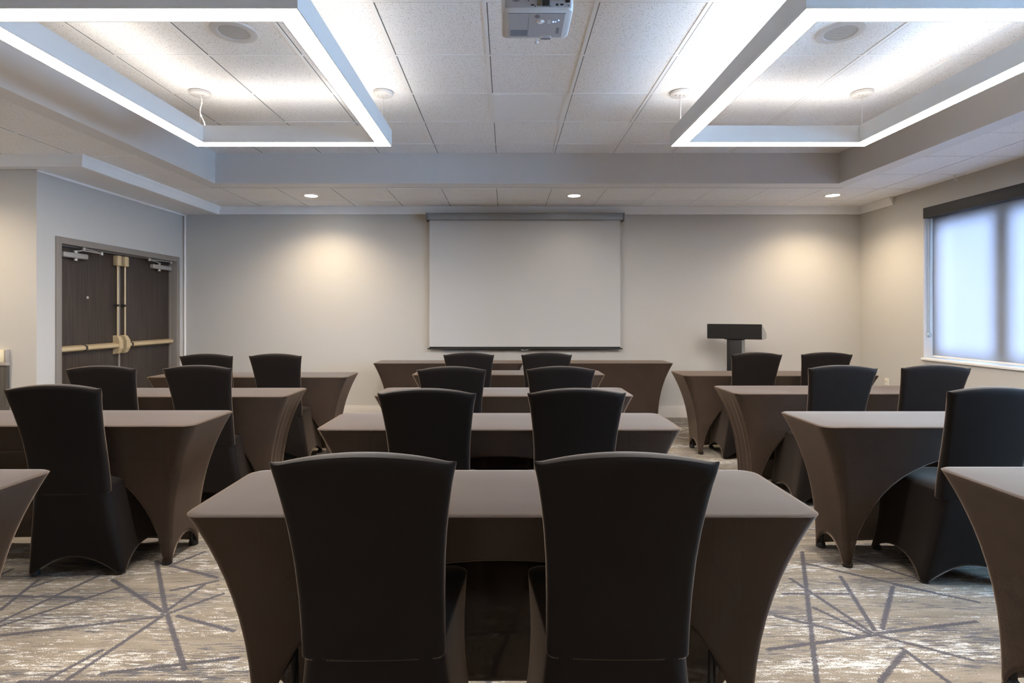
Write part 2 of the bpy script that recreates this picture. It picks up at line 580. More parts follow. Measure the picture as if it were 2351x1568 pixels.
def B(x0, x1, y0, y1, z0, z1, bev=0.0, seg=2):
    bm = bmesh.new()
    box(bm, x0, x1, y0, y1, z0, z1, bev, seg)
    return bm

def lathe(bm, prof, n=32, center=(0, 0, 0), axis='Z', mi=0):
    """prof: list of (r, h) ; closes at r=0"""
    rings = []
    cx, cy, cz = center
    def P(r, h, a):
        if axis == 'Z':
            return (cx + r * math.cos(a), cy + r * math.sin(a), cz + h)
        if axis == 'Y':
            return (cx + r * math.cos(a), cy + h, cz + r * math.sin(a))
        return (cx + h, cy + r * math.cos(a), cz + r * math.sin(a))
    for (r, h) in prof:
        if r < 1e-6:
            rings.append([bm.verts.new(P(0, h, 0))])
        else:
            rings.append([bm.verts.new(P(r, h, 2 * PI * i / n)) for i in range(n)])
    for a, b in zip(rings, rings[1:]):
        for i in range(n):
            j = (i + 1) % n
            if len(a) == 1 and len(b) == 1:
                continue
            if len(a) == 1:
                f = bm.faces.new((a[0], b[i], b[j]))
            elif len(b) == 1:
                f = bm.faces.new((a[i], a[j], b[0]))
            else:
                f = bm.faces.new((a[i], a[j], b[j], b[i]))
            f.material_index = mi

def tube(bm, pts, r, n=10, mi=0):
    pts = [Vector(p) for p in pts]
    rings = []
    up0 = Vector((0, 0, 1))
    for i, p in enumerate(pts):
        if i == 0:
            d = pts[1] - pts[0]
        elif i == len(pts) - 1:
            d = pts[-1] - pts[-2]
        else:
            d = (pts[i + 1] - p).normalized() + (p - pts[i - 1]).normalized()
        d.normalize()
        up = up0 if abs(d.z) < 0.95 else Vector((1, 0, 0))
        s = d.cross(up).normalized()
        t = s.cross(d).normalized()
        rings.append([bm.verts.new(p + r * (math.cos(2 * PI * k / n) * s + math.sin(2 * PI * k / n) * t)) for k in range(n)])
    for a, b in zip(rings, rings[1:]):
        for k in range(n):
            f = bm.faces.new((a[k], a[(k + 1) % n], b[(k + 1) % n], b[k]))
            f.material_index = mi
    for ring in (rings[0][::-1], rings[-1]):
        f = bm.faces.new(ring)
        f.material_index = mi

def sweep_profile(bm, prof, path, closed_profile=True):
    """prof: list of (offset, z); path: list of (x, y, nx, ny) where n is the outward offset direction incl. mitre length"""
    rows = []
    for (x, y, nx, ny) in path:
        rows.append([bm.verts.new((x + nx * o, y + ny * o, z)) for (o, z) in prof])
    k = len(prof)
    for a, b in zip(rows, rows[1:]):
        for i in range(k if closed_profile else k - 1):
            j = (i + 1) % k
            bm.faces.new((a[i], a[j], b[j], b[i]))
    if closed_profile:
        bm.faces.new(rows[0])
        bm.faces.new(rows[-1][::-1])

def quad(bm, a, b, c, d, mi=0):
    f = bm.faces.new([bm.verts.new(p) for p in (a, b, c, d)])
    f.material_index = mi
    return f

# ------------------------------------------------------------------ room dimensions
XL, XR = -4.14, 4.54          # door wall, window wall
YB, YF = 6.96, -4.6           # back wall, wall behind the camera
XA = -5.6                     # outer left wall of the wider front part of the room
YC = 4.78                     # front-facing return wall on the left
ZL, ZU = 2.70, 3.02           # lower ceiling, coffer ceiling
CX0, CX1, CY0, CY1 = -3.064, 3.504, -3.4, 5.71
ZT = 3.12

# floor
struct(obj('floor', B(XA - 0.2, XR + 0.4, YF - 0.2, YB + 0.2, -0.1, 0.0), M['carpet'], smooth=False))
# walls
struct(obj('wall_back', B(XL - 0.3, XR + 0.3, YB, YB + 0.15, 0, ZT), M['wall'], smooth=False))
struct(obj('wall_front', B(XA - 0.2, XR + 0.3, YF - 0.15, YF, 0, ZT), M['wall'], smooth=False))
struct(obj('wall_left', B(XA - 0.15, XA, YF, YC, 0, ZT), M['wall'], smooth=False))

# door wall with its opening; the return wall that faces the camera
DY0, DY1, DZ = 5.035, 6.80, 1.985
bm = bmesh.new()
box(bm, XL - 0.3, XL, YC, DY0, 0, ZT)
box(bm, XL - 0.3, XL, DY1, YB, 0, ZT)
box(bm, XL - 0.3, XL, DY0, DY1, DZ, ZT)
box(bm, XL - 0.35, XL - 0.3, YC + 0.05, YB, 0, ZT)
struct(obj('wall_door_side', bm, M['wall'], smooth=False))
struct(obj('wall_return', B(XA, XL - 0.3, YC, YC + 0.14, 0, ZT), M['wall'], smooth=False))

# window wall with its opening
WY0, WY1, WZ0, WZ1 = 3.10, 5.90, 0.845, 2.48
VY0, VY1 = 0.90, 2.80         # unseen second window in this wall, added for more blue daylight
bm = bmesh.new()
box(bm, XR, XR + 0.28, YF, VY0, 0, ZT)
box(bm, XR, XR + 0.28, VY1, WY0, 0, ZT)
box(bm, XR, XR + 0.28, VY0, VY1, 0, WZ0)
box(bm, XR, XR + 0.28, VY0, VY1, WZ1, ZT)
box(bm, XR, XR + 0.28, WY1, YB, 0, ZT)
box(bm, XR, XR + 0.28, WY0, WY1, 0, WZ0)
box(bm, XR, XR + 0.28, WY0, WY1, WZ1, ZT)
struct(obj('wall_window_side', bm, M['wall'], smooth=False))

# ceiling: tiled coffer, painted coffer faces, lower tiled ceiling with plain border, grid bars, roof slab
bm = bmesh.new()
BW = 0.16
quad(bm, (CX0, CY0, ZU), (CX1, CY0, ZU), (CX1, CY1, ZU), (CX0, CY1, ZU), 0)
for (a, b) in (((CX0, CY0), (CX1, CY0)), ((CX1, CY0), (CX1, CY1)), ((CX1, CY1), (CX0, CY1)), ((CX0, CY1), (CX0, CY0))):
    quad(bm, (*a, ZL), (*b, ZL), (*b, ZU), (*a, ZU), 1)
def ring_quads(o, i, z, mi):
    (ox0, ox1, oy0, oy1), (ix0, ix1, iy0, iy1) = o, i
    quad(bm, (ox0, oy0, z), (ox1, oy0, z), (ix1, iy0, z), (ix0, iy0, z), mi)
    quad(bm, (ox1, oy0, z), (ox1, oy1, z), (ix1, iy1, z), (ix1, iy0, z), mi)
    quad(bm, (ox1, oy1, z), (ox0, oy1, z), (ix0, iy1, z), (ix1, iy1, z), mi)
    quad(bm, (ox0, oy1, z), (ox0, oy0, z), (ix0, iy0, z), (ix0, iy1, z), mi)
mid = (CX0 - BW, CX1 + BW, CY0 - BW, CY1 + 0.2)
ring_quads(mid, (CX0, CX1, CY0, CY1), ZL, 2)
ring_quads((XA - 0.1, XR + 0.1, YF - 0.1, YB + 0.1), mid, ZL, 0)
# grid bars, upper
GX, GPU, GPL = -0.12, 0.615, 0.604
GW, GT = 0.012, 0.004
UY = [5.405 - 0.617 * k for k in range(0, 16)]
def bar_x(x, y0, y1, z):
    box(bm, x - GW, x + GW, y0, y1, z - GT, z, mi=3)
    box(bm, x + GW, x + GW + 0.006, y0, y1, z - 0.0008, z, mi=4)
def bar_y(y, x0, x1, z):
    box(bm, x0, x1, y - GW * 0.8, y + GW * 0.8, z - GT * 0.9, z, mi=3)
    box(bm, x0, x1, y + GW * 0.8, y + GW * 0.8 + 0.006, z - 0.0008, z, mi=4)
k = -4
for k in range(-4, 6):
    bar_x(GX + GPU * k, CY0, CY1, ZU)
for y in UY:
    if CY0 < y < CY1:
        bar_y(y, CX0, CX1, ZU)
# lower grid
LY = [5.945 + 0.607 * k for k in range(-18, 2)]
m0, m1, n0, n1 = mid
for k in range(-9, 8):
    x = GX + GPL * k
    bar_x(x, n1, YB, ZL)
    if x < m0 or x > m1:
        bar_x(x, YF, n1, ZL)
    if n0 > YF:
        bar_x(x, YF, n0, ZL)
for y in LY:
    if YF < y < YB:
        if n0 < y < n1:
            bar_y(y, XA, m0, ZL)
            bar_y(y, m1, XR, ZL)
        else:
            bar_y(y, XA, XR, ZL)
# thin edge line where the plain border meets the tiles
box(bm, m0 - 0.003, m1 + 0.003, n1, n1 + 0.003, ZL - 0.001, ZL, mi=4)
box(bm, XA - 0.2, XR + 0.3, YF - 0.2, YB + 0.2, ZT, ZT + 0.1, mi=1)
struct(obj('ceiling', bm, [M['tile'], M['paint'], M['white'], M['tbar'], M['gap']], smooth=False))

# bulkhead over the door wall, with crown moulding
BX = -3.69
bm = B(XA, BX, YC - 0.07, YB, 2.60, ZL)
struct(obj('trim_1', bm, M['white'], smooth=False))
CROWN = [(0.0, 2.700), (0.055, 2.700), (0.055, 2.692), (0.046, 2.682), (0.034, 2.662), (0.026, 2.640), (0.021, 2.620), (0.014, 2.611), (0.014, 2.602), (0.0, 2.602)]
bm = bmesh.new()
YBK = YC - 0.07
sweep_profile(bm, CROWN, [(XA, YBK, 0, -1), (BX, YBK, 1, -1), (BX, YB, 1, -1), (XR, YB, -1, -1), (XR, 6.35, -1, 0)])
struct(obj('trim_2', bm, M['white'], angle=50))
# thin quarter bead under the bulkhead on the door wall, white corner bead on the back wall
bm = bmesh.new()
box(bm, XL, XL + 0.02, YC, YB, 2.578, 2.60, 0.004)
struct(obj('trim_3', bm, M['white']))
bm = bmesh.new()
box(bm, XL + 0.012, XL + 0.034, YB - 0.016, YB, 0.15, 2.60, 0.004)
struct(obj('trim_4', bm, M['white']))
# baseboards
def baseboard(name, x0, x1, y0, y1, nx, ny):
    prof = [(0, 0), (0.014, 0), (0.014, 0.118), (0.011, 0.124), (0.011, 0.130), (0.007, 0.136), (0.007, 0.148), (0, 0.152)]
    bm = bmesh.new()
    sweep_profile(bm, prof, [(x0, y0, nx, ny), (x1, y1, nx, ny)])
    return struct(obj(name, bm, M['base']))
baseboard('baseboard_back', XL, XR, YB, YB, 0, -1)
baseboard('baseboard_right', XR, XR, YF, YB, -1, 0)
baseboard('baseboard_left', XL, XL, YC, DY0 - 0.06, 1, 0)
baseboard('baseboard_return', XA, XL, YC, YC, 0, -1)

# ------------------------------------------------------------------ double door
door = bpy.data.objects.new('door_1', None)
C.objects.link(door)
door.location = (XL, (DY0 + DY1) / 2, 0)
door['kind'] = 'structure'
DX = XL - 0.08
def dloc(o):
    o.location = -Vector(door.location)
    return o
bm = bmesh.new()
ft = 0.058
for (y0, y1, z0, z1) in ((DY0 - ft, DY0 + 0.004, 0, DZ + ft), (DY1 - 0.004, DY1 + ft, 0, DZ + ft), (DY0, DY1, DZ - 0.004, DZ + ft)):
    box(bm, XL - 0.14, XL + 0.014, y0, y1, z0, z1, 0.003)
# stops
box(bm, DX - 0.02, DX + 0.022, DY0, DY0 + 0.016, 0, DZ, 0.002)
box(bm, DX - 0.02, DX + 0.022, DY1 - 0.016, DY1, 0, DZ, 0.002)
box(bm, DX - 0.02, DX + 0.022, DY0, DY1, DZ - 0.016, DZ, 0.002)
dloc(obj('door_frame', bm, M['frame'], door))
DM = 5.905
def leaf(y0, y1, hinge_left):
    bm = B(DX - 0.044, DX, y0, y1, 0.008, DZ - 0.006, 0.002)
    lf = dloc(obj('door_leaf', bm, M['doorwood'], door))
    def sub(name, bm, m):
        o = obj(name, bm, M[m], lf)
        return o
    s = 1 if hinge_left else -1            # direction from hinge towards the meeting edge
    ym = y1 if hinge_left else y0          # meeting edge
    yr = ym - s * 0.053
    # bevelled centre case
    bm = bmesh.new()
    w0, w1 = 0.030, 0.024
    rows = []
    for (z, xx, w) in ((0.895, 0.02, w1), (0.905, 0.045, w1), (0.955, 0.07, w0), (1.035, 0.07, w0), (1.085, 0.045, w1), (1.095, 0.02, w1)):
        rows.append([bm.verts.new((DX + a, yr + b, z)) for (a, b) in ((0, -w0), (xx, -w), (xx, w), (0, w0))])
    for a, b in zip(rows, rows[1:]):
        for i in range(4):
            bm.faces.new((a[i], a[(i + 1) % 4], b[(i + 1) % 4], b[i]))
    bm.faces.new(rows[0]); bm.faces.new(rows[-1][::-1])
    lc = sub('latch_case', bm, 'brass')
    for p_ in lc.data.polygons:
        p_.use_smooth = False
    # push bar
    yh = y0 + 0.01 if hinge_left else y1 - 0.01
    a, b = min(yr, yh), max(yr, yh)
    bm = bmesh.new()
    prof = [(0.0, 0.958), (0.035, 0.958), (0.062, 0.972), (0.066, 0.985), (0.062, 1.005), (0.035, 1.018), (0.0, 1.018)]
    sweep_profile(bm, [(o, z) for (o, z) in prof], [(DX, a, 1, 0), (DX, b, 1, 0)])
    sub('push_bar', bm, 'brass')
    yc = (y0 + y1) / 2 - 0.10 * s if hinge_left else ym + 0.13
    bm = bmesh.new()
    sweep_profile(bm, [(o + 0.001 if o > 0.03 else o, z + (0.001 if z > 0.98 else -0.001)) for (o, z) in prof], [(DX, yc - 0.014, 1, 0), (DX, yc + 0.014, 1, 0)])
    sub('bar_clip', bm, 'darkrod')
    # vertical rod with guide and top latch
    bm = bmesh.new()
    tube(bm, [(DX + 0.03, yr, 1.08), (DX + 0.03, yr, 1.86)], 0.009, 12)
    sub('latch_rod', bm, 'brass')
    bm = B(DX, DX + 0.042, yr - 0.018, yr + 0.018, 1.405, 1.43, 0.003)
    sub('rod_guide', bm, 'darkrod')
    bm = B(DX, DX + 0.055, yr - 0.032, yr + 0.032, 1.845, 1.955, 0.008)
    sub('top_latch', bm, 'brass')
    # closer
    bm = bmesh.new()
    if hinge_left:
        c0, c1, py = y0 + 0.06, y0 + 0.36, y0 + 0.225
        arm = [(py, 1.935), (py + 0.06, 1.95), (py + 0.26, 1.94), (py + 0.07, 1.972)]
    else:
        c0, c1, py = y1 - 0.37, y1 - 0.02, y1 - 0.235
        arm = [(py, 1.93), (py - 0.05, 1.945), (py - 0.27, 1.955), (py + 0.19, 1.972)]
    box(bm, DX, DX + 0.055, c0, c1, 1.865, 1.918, 0.012, 3)
    lathe(bm, [(0, 0), (0.018, 0), (0.018, 0.10), (0, 0.10)], 16, (DX + 0.03, py, 1.842))
    sub('closer_body', bm, 'closer')
    bm = bmesh.new()
    tube(bm, [(DX + 0.035, arm[0][0], arm[0][1]), (DX + 0.05, arm[1][0], arm[1][1]), (DX + 0.09, arm[2][0], arm[2][1])], 0.007, 8)
    tube(bm, [(DX + 0.09, arm[2][0], arm[2][1]), (DX + 0.06, arm[3][0], arm[3][1])], 0.006, 8)
    lathe(bm, [(0, 0), (0.014, 0), (0.014, 0.03), (0, 0.03)], 12, (DX + 0.09, arm[2][0], arm[2][1] - 0.015))
    lathe(bm, [(0, 0), (0.016, 0), (0.016, 0.03), (0, 0.03)], 12, (DX + 0.055, arm[3][0], arm[3][1] - 0.018))
    sub('closer_arm', bm, 'closer')
    if hinge_left:
        bm = bmesh.new()
        lathe(bm, [(0, 0.006), (0.006, 0.007), (0.013, 0.004), (0.015, 0)], 16, (DX, 5.467, 1.49), 'X')
        sub('peephole', bm, 'steel')
        bm = B(DX - 0.005, DX + 0.012, y1 - 0.010, y1 + 0.012, 0.01, DZ - 0.03, 0.003)
        sub('astragal', bm, 'frame')
leaf(DY0 + 0.018, DM - 0.003, True)
leaf(DM + 0.003, DY1 - 0.018, False)

# ------------------------------------------------------------------ window
def window(name, y0, y1, mullions):
    win = bpy.data.objects.new(name, None)
    C.objects.link(win)
    win.location = (XR + 0.19, (y0 + y1) / 2, WZ0)
    win['kind'] = 'structure'
    def wloc(o):
        o.location = -Vector(win.location)
        return o
    fx0, fx1 = XR + 0.19, XR + 0.25
    bm = bmesh.new()
    box(bm, fx0, fx1, y0, y1, WZ0, WZ0 + 0.07, 0.004)
    box(bm, fx0, fx1, y0, y1, 2.27, WZ1, 0.004)
    box(bm, fx0, fx1, y0, y0 + 0.08, WZ0, WZ1, 0.004)
    box(bm, fx0, fx1, y1 - 0.10, y1, WZ0, WZ1, 0.004)
    for ym in mullions:
        box(bm, fx0 - 0.02, fx1, ym - 0.085, ym + 0.085, WZ0 + 0.05, 2.29, 0.006)
    wloc(obj('window_frame', bm, M['winframe'], win))
    bm = B(fx0 + 0.03, fx0 + 0.036, y0 + 0.05, y1 - 0.05, WZ0 + 0.04, 2.30)
    wloc(obj('window_glass', bm, M['glass'], win, smooth=False))
    bm = bmesh.new()
    box(bm, XR - 0.022, XR + 0.19, y0 - 0.012, y1 + 0.012, WZ0 - 0.022, WZ0 + 0.004, 0.006, 3)
    wloc(obj('window_sill', bm, M['sill'], win))
    bm = bmesh.new()
    box(bm, XR + 0.002, XR + 0.19, y1 - 0.004, y1, WZ0 + 0.004, WZ1)
    box(bm, XR + 0.002, XR + 0.19, y0, y0 + 0.004, WZ0 + 0.004, WZ1)
    box(bm, XR + 0.002, XR + 0.19, y0, y1, WZ1 - 0.004, WZ1)
    wloc(obj('window_reveal', bm, M['sill'], win, smooth=False))
window('window_1', WY0, WY1, (5.06, 4.0))
window('window_2_added', VY0, VY1, (1.85,))  # out of view, added to bring in more daylight

# roller blind in the recess
bl = thing('roller_blind', 'white roller blind with charcoal head box covering the window on the right wall', 'blind', (XR + 0.08, (WY0 + WY1) / 2, WZ0 + 0.01))
def at0(o, root):
    o.location = root.matrix_basis.inverted() @ Vector((0, 0, 0))
    o.rotation_euler = (0, 0, -root.rotation_euler.z)
    return o
bm = B(XR - 0.008, XR + 0.075, WY0 + 0.006, WY1 - 0.005, 2.362, 2.475, 0.002)
at0(obj('head_box', bm, M['valance'], bl), bl)
bm = bmesh.new()
ny = 40
nv = [[bm.verts.new((XR + 0.085 + 0.0015 * math.sin(i * 0.7 + j * 0.3), WY0 + 0.012 + (WY1 - 0.020 - WY0 - 0.012) * i / ny, WZ0 + 0.03 + (2.37 - WZ0 - 0.03) * j / 12)) for j in range(13)] for i in range(ny + 1)]
for i in range(ny):
    for j in range(12):
        bm.faces.new((nv[i][j], nv[i + 1][j], nv[i + 1][j + 1], nv[i][j + 1]))
at0(obj('blind_fabric', bm, M['blind'], bl), bl)
bm = B(XR + 0.078, XR + 0.092, WY0 + 0.012, WY1 - 0.02, WZ0 + 0.012, WZ0 + 0.034, 0.004)
at0(obj('hem_bar', bm, M['sill'], bl), bl)
bm = bmesh.new()
zc = 1.10
tube(bm, [(XR + 0.03, WY1 - 0.012, 2.36), (XR + 0.035, WY1 - 0.014, zc + 0.02), (XR + 0.045, WY1 - 0.014, zc), (XR + 0.055, WY1 - 0.014, zc + 0.02), (XR + 0.062, WY1 - 0.012, 2.36)], 0.0035, 8)
at0(obj('bead_chain', bm, M['clear'], bl), bl)
bm = bmesh.new()
box(bm, XR + 0.028, XR + 0.066, WY1 - 0.022, WY1 - 0.004, zc - 0.025, zc + 0.025, 0.006)
lathe(bm, [(0, 0), (0.02, 0), (0.02, 0.012), (0, 0.012)], 16, (XR + 0.047, WY1 - 0.034, zc), 'Y')
at0(obj('chain_tensioner', bm, M['clear'], bl), bl)

# ------------------------------------------------------------------ pendant lights
def pendant(x0, x1, y0, y1, label, corded, dim=''):
    zb, zt, W, t = 2.62, 2.745, 0.111, 0.006
    root = thing('pendant_light', label, 'ceiling light', ((x0 + x1) / 2, (y0 + y1) / 2, zb), group='rectangular frame pendant lights')
    def ring(bm, o0, o1, p0, p1, w, za, zb_):
        """mitred rectangular ring with outer edge o.., width w"""
        out = [(o0, p0), (o1, p0), (o1, p1), (o0, p1)]
        inn = [(o0 + w, p0 + w), (o1 - w, p0 + w), (o1 - w, p1 - w), (o0 + w, p1 - w)]
        for i in range(4):
            j = (i + 1) % 4
            vs = [(*out[i], za), (*out[j], za), (*inn[j], za), (*inn[i], za), (*out[i], zb_), (*out[j], zb_), (*inn[j], zb_), (*inn[i], zb_)]
            v = [bm.verts.new(p) for p in vs]
            for f in ((0, 1, 2, 3), (7, 6, 5, 4), (0, 4, 5, 1), (1, 5, 6, 2), (2, 6, 7, 3), (3, 7, 4, 0)):
                bm.faces.new([v[q] for q in f])
    bm = bmesh.new()
    ring(bm, x0, x1, y0, y1, t, zb, zt)
    ring(bm, x0 + W - t, x1 - W + t, y0 + W - t, y1 - W + t, t, zb, zt)
    ring(bm, x0 + t, x1 - t, y0 + t, y1 - t, W - 2 * t, zb + 0.05, zb + 0.07)
    at0(obj('housing', bm, M['housing'], root, smooth=False), root)
    g = 0.0012
    def bars(name, za, zb_, m):
        out = [(x0 + t, y0 + t), (x1 - t, y0 + t), (x1 - t, y1 - t), (x0 + t, y1 - t)]
        w = W - 2 * t
        inn = [(x0 + t + w, y0 + t + w), (x1 - t - w, y0 + t + w), (x1 - t - w, y1 - t - w), (x0 + t + w, y1 - t - w)]
        for i in range(4):
            j = (i + 1) % 4
            d = Vector((out[j][0] - out[i][0], out[j][1] - out[i][1])).normalized() * g
            a, b, c, e = (Vector(out[i]) + d, Vector(out[j]) - d, Vector(inn[j]) - d, Vector(inn[i]) + d)
            bm = bmesh.new()
            v = [bm.verts.new((p.x, p.y, z)) for z in (za, zb_) for p in (a, b, c, e)]
            for f in ((0, 1, 2, 3), (7, 6, 5, 4), (0, 4, 5, 1), (1, 5, 6, 2), (2, 6, 7, 3), (3, 7, 4, 0)):
                bm.faces.new([v[q] for q in f])
            at0(obj(name, bm, m, root, smooth=False), root)
    bars('diffuser', zb + 0.002, zb + 0.012, M['strip' + dim])
    bars('uplight_diffuser', zt - 0.014, zt - 0.004, M['strip_up' + dim])
    h = W / 2
    for (cx, cy, cord) in ((x0 + h, y1 - h, corded[0]), (x1 - h, y1 - h, corded[1]), (x0 + h, y0 + h, 0), (x1 - h, y0 + h, 0)):
        bm = bmesh.new()
        lathe(bm, [(0, -0.022), (0.066, -0.022), (0.074, -0.018), (0.076, -0.012), (0.076, 0.0), (0, 0.0)], 36, (cx, cy, ZU - 0.005))
        for dx in (-0.03, 0.0, 0.03):
            lathe(bm, [(0, -0.012), (0.006, -0.012), (0.007, 0), (0, 0)], 10, (cx + dx, cy - 0.012, ZU - 0.027))
        at0(obj('canopy', bm, M['canopy'], root), root)
        bm = bmesh.new()
        tube(bm, [(cx, cy, ZU - 0.025), (cx, cy, zt - 0.002)], 0.0013, 6)
        at0(obj('suspension_cable', bm, M['steel'], root), root)
        if cord:
            bm = bmesh.new()
            n = 24
            pts = []
            for i in range(n + 1):
                u = i / n
                a = 0.010 if cord == 2 else 0.0015
                pts.append((cx + 0.006 + a * math.sin(u * 9) + (0.028 * u * u if cord == 2 else 0), cy - 0.004, ZU - 0.026 + (zt - ZU + 0.024) * u))
            tube(bm, pts, 0.0042 if cord == 2 else 0.0028, 8)
            if cord == 2:
                for u in (6, 15):
                    lathe(bm, [(0, -0.006), (0.007, -0.006), (0.007, 0.006), (0, 0.006)], 8, pts[u])
            at0(obj('power_cord', bm, M['cable'], root), root)
    return root
pendant(-2.395, -0.885, 2.30, 4.20, 'rectangular frame pendant light on the left, hung over the door side of the room', (2, 0))
pendant(1.272, 2.775, 2.30, 4.20, 'rectangular frame pendant light on the right, hung over the window side of the room', (1, 0))
pendant(-2.395, -0.885, -2.5, -0.6, 'unseen frame pendant added as fill light in the rear half of the room, door side', (0, 0), '_dim')  # rear pair is out of view, added to brighten camera-facing sides
pendant(1.272, 2.775, -2.5, -0.6, 'unseen frame pendant added as fill light in the rear half of the room, window side', (0, 0), '_dim')

# ------------------------------------------------------------------ ceiling fittings
def speaker(x, y, label):
    root = thing('ceiling_speaker', label, 'speaker', (x, y, ZU), group='round ceiling speakers')
    bm = bmesh.new()
    lathe(bm, [(0.086, -0.004), (0.092, -0.010), (0.12, -0.012), (0.131, -0.008), (0.134, -0.001), (0.134, 0.0)], 48)
    obj('rim', bm, M['canopy'], root)
    bm = bmesh.new()
    lathe(bm, [(0, -0.009), (0.05, -0.008), (0.088, -0.005), (0.088, -0.001), (0, -0.001)], 48)
    obj('grille', bm, M['grille'], root)
    bm = bmesh.new()
    lathe(bm, [(0, -0.013), (0.004, -0.012), (0.005, -0.008), (0, -0.008)], 12)
    obj('centre_screw', bm, M['steel'], root)
speaker(-1.634, 3.256, 'round ceiling speaker inside the left frame pendant')
speaker(2.01, 3.262, 'round ceiling speaker inside the right frame pendant')

# flat light panel in the tile grid
root = thing('light_panel', 'square flat light panel set in the middle ceiling tiles beyond the projector', 'ceiling light', (0.19, 4.48, ZU))
px0, px1, py0, py1 = GX + GW, GX + GPU - GW, UY[2] + GW, UY[1] - GW
bm = bmesh.new()
fw = 0.022
for (a, b, c, d) in ((px0, px1, py0, py0 + fw), (px0, px1, py1 - fw, py1), (px0, px0 + fw, py0 + fw, py1 - fw), (px1 - fw, px1, py0 + fw, py1 - fw)):
    box(bm, a, b, c, d, ZU - 0.006, ZU - 0.0005)
at0(obj('panel_frame', bm, M['tbar'], root, smooth=False), root)
bm = B(px0 + fw, px1 - fw, py0 + fw, py1 - fw, ZU - 0.0035, ZU - 0.001)
at0(obj('acrylic_lens', bm, M['panel_lens'], root, smooth=False), root)

def downlight(x, y, label, power, lens):
    root = thing('downlight', label, 'ceiling light', (x, y, ZL), group='round recessed downlights')
    bm = bmesh.new()
    lathe(bm, [(0.070, -0.002), (0.072, -0.006), (0.088, -0.006), (0.092, -0.002), (0.092, 0.0)], 40)
    obj('trim_ring', bm, M['white'], root)
    bm = bmesh.new()
    lathe(bm, [(0, -0.0035), (0.071, -0.0035), (0.071, -0.001), (0, -0.001)], 40)
    obj('lens', bm, M[lens], root)
    if power:
        ld = bpy.data.lights.new('downlight_lamp', 'SPOT')
        ld.energy = power
        ld.color = SPOT_COL
        ld.spot_size = math.radians(143)
        ld.spot_blend = 0.9
        ld.shadow_soft_size = 0.05
        lo = bpy.data.objects.new('downlight_lamp', ld)
        C.objects.link(lo)
        lo.parent = root
        lo.location = (0, 0, -0.012)
    return root
downlight(-2.262, 6.29, 'lit warm downlight in the ceiling left of the projection screen', SPOT_W, 'lamp')
downlight(0.788, 6.29, 'dim white downlight in the ceiling right above the projection screen', 1.0, 'lamp_dim')
downlight(3.775, 6.27, 'lit warm downlight in the ceiling near the window corner', SPOT_W, 'lamp')
downlight(-4.75, 3.95, 'warm downlight in the left alcove, outside the view', SPOT_W * 1.1, 'lamp')

# small white hook under the ceiling edge by the window wall
bm = bmesh.new()
lathe(bm, [(0, 0), (0.012, 0), (0.012, -0.004), (0, -0.004)], 16, (0, 0, 0))
tube(bm, [(0, 0, -0.003), (0, 0, -0.03), (0.006, 0, -0.045), (0.016, 0, -0.05), (0.024, 0, -0.042), (0.024, 0, -0.03)], 0.004, 8)
o = obj('ceiling_hook', bm, M['cable'])
o.location = (4.45, 5.38, ZL)
tag(o, 'small white hook on the ceiling above the window blind', 'hook')

# ------------------------------------------------------------------ projector
root = thing('projector', 'white ceiling projector hung upside down at the top middle of the view', 'projector', (0.14, 2.55, 2.68))
PX, PY0, PY1, PZ0, PZ1 = 0.163, -0.13, 0.135, 0.0, 0.098
bm = bmesh.new()
rows = []
def rr(hx, y0, y1, r, z, n=6):
    pts = []
    for (cx, cy, a0) in ((hx - r, y1 - r, 0), (-hx + r, y1 - r, PI / 2), (-hx + r, y0 + r, PI), (hx - r, y0 + r, 1.5 * PI)):
        for i in range(n + 1):
            a = a0 + PI / 2 * i / n
            pts.append((cx + r * math.cos(a), cy + r * math.sin(a), z))
    return pts
for (ins, z) in ((0.016, 0.0), (0.006, 0.004), (0.001, 0.012), (0.0, 0.03), (0.0, 0.085), (0.006, 0.095), (0.014, 0.098)):
    rows.append([bm.verts.new(p) for p in rr(PX - ins, PY0 + ins * 0.3, PY1 - ins, 0.028, z)])
for a, b in zip(rows, rows[1:]):
    k = len(a)
    for i in range(k):
        bm.faces.new((a[i], a[(i + 1) % k], b[(i + 1) % k], b[i]))
bm.faces.new(rows[0][::-1]); bm.faces.new(rows[-1])
obj('body', bm, M['proj'], root)
# rear connector panel
yr = PY0 - 0.001
bm = B(-0.145, 0.150, yr - 0.004, yr + 0.004, 0.010, 0.090, 0.003)
obj('rear_panel', bm, M['proj_grey'], root)
bm = bmesh.new()
lathe(bm, [(0, -0.0015), (0.024, -0.0015), (0.024, 0.002), (0, 0.002)], 28, (-0.095, yr - 0.004, 0.056), 'Y')
obj('speaker_grille', bm, M['grille_proj'], root)
for (x, z, w, h) in ((-0.022, 0.018, 0.016, 0.006), (0.087, 0.019, 0.011, 0.009), (0.108, 0.020, 0.014, 0.007), (-0.040, 0.040, 0.006, 0.006), (-0.010, 0.012, 0.005, 0.003), (0.056, 0.013, 0.005, 0.003), (0.138, 0.016, 0.005, 0.004)):
    obj('port', B(x - w / 2, x + w / 2, yr - 0.0055, yr, z - h / 2, z + h / 2), M['black'], root, smooth=False)
bm = bmesh.new()
lathe(bm, [(0, -0.006), (0.005, -0.006), (0.005, 0.0), (0, 0.0)], 14, (0.105, yr, 0.052), 'Y')
obj('audio_jack', bm, M['black'], root)
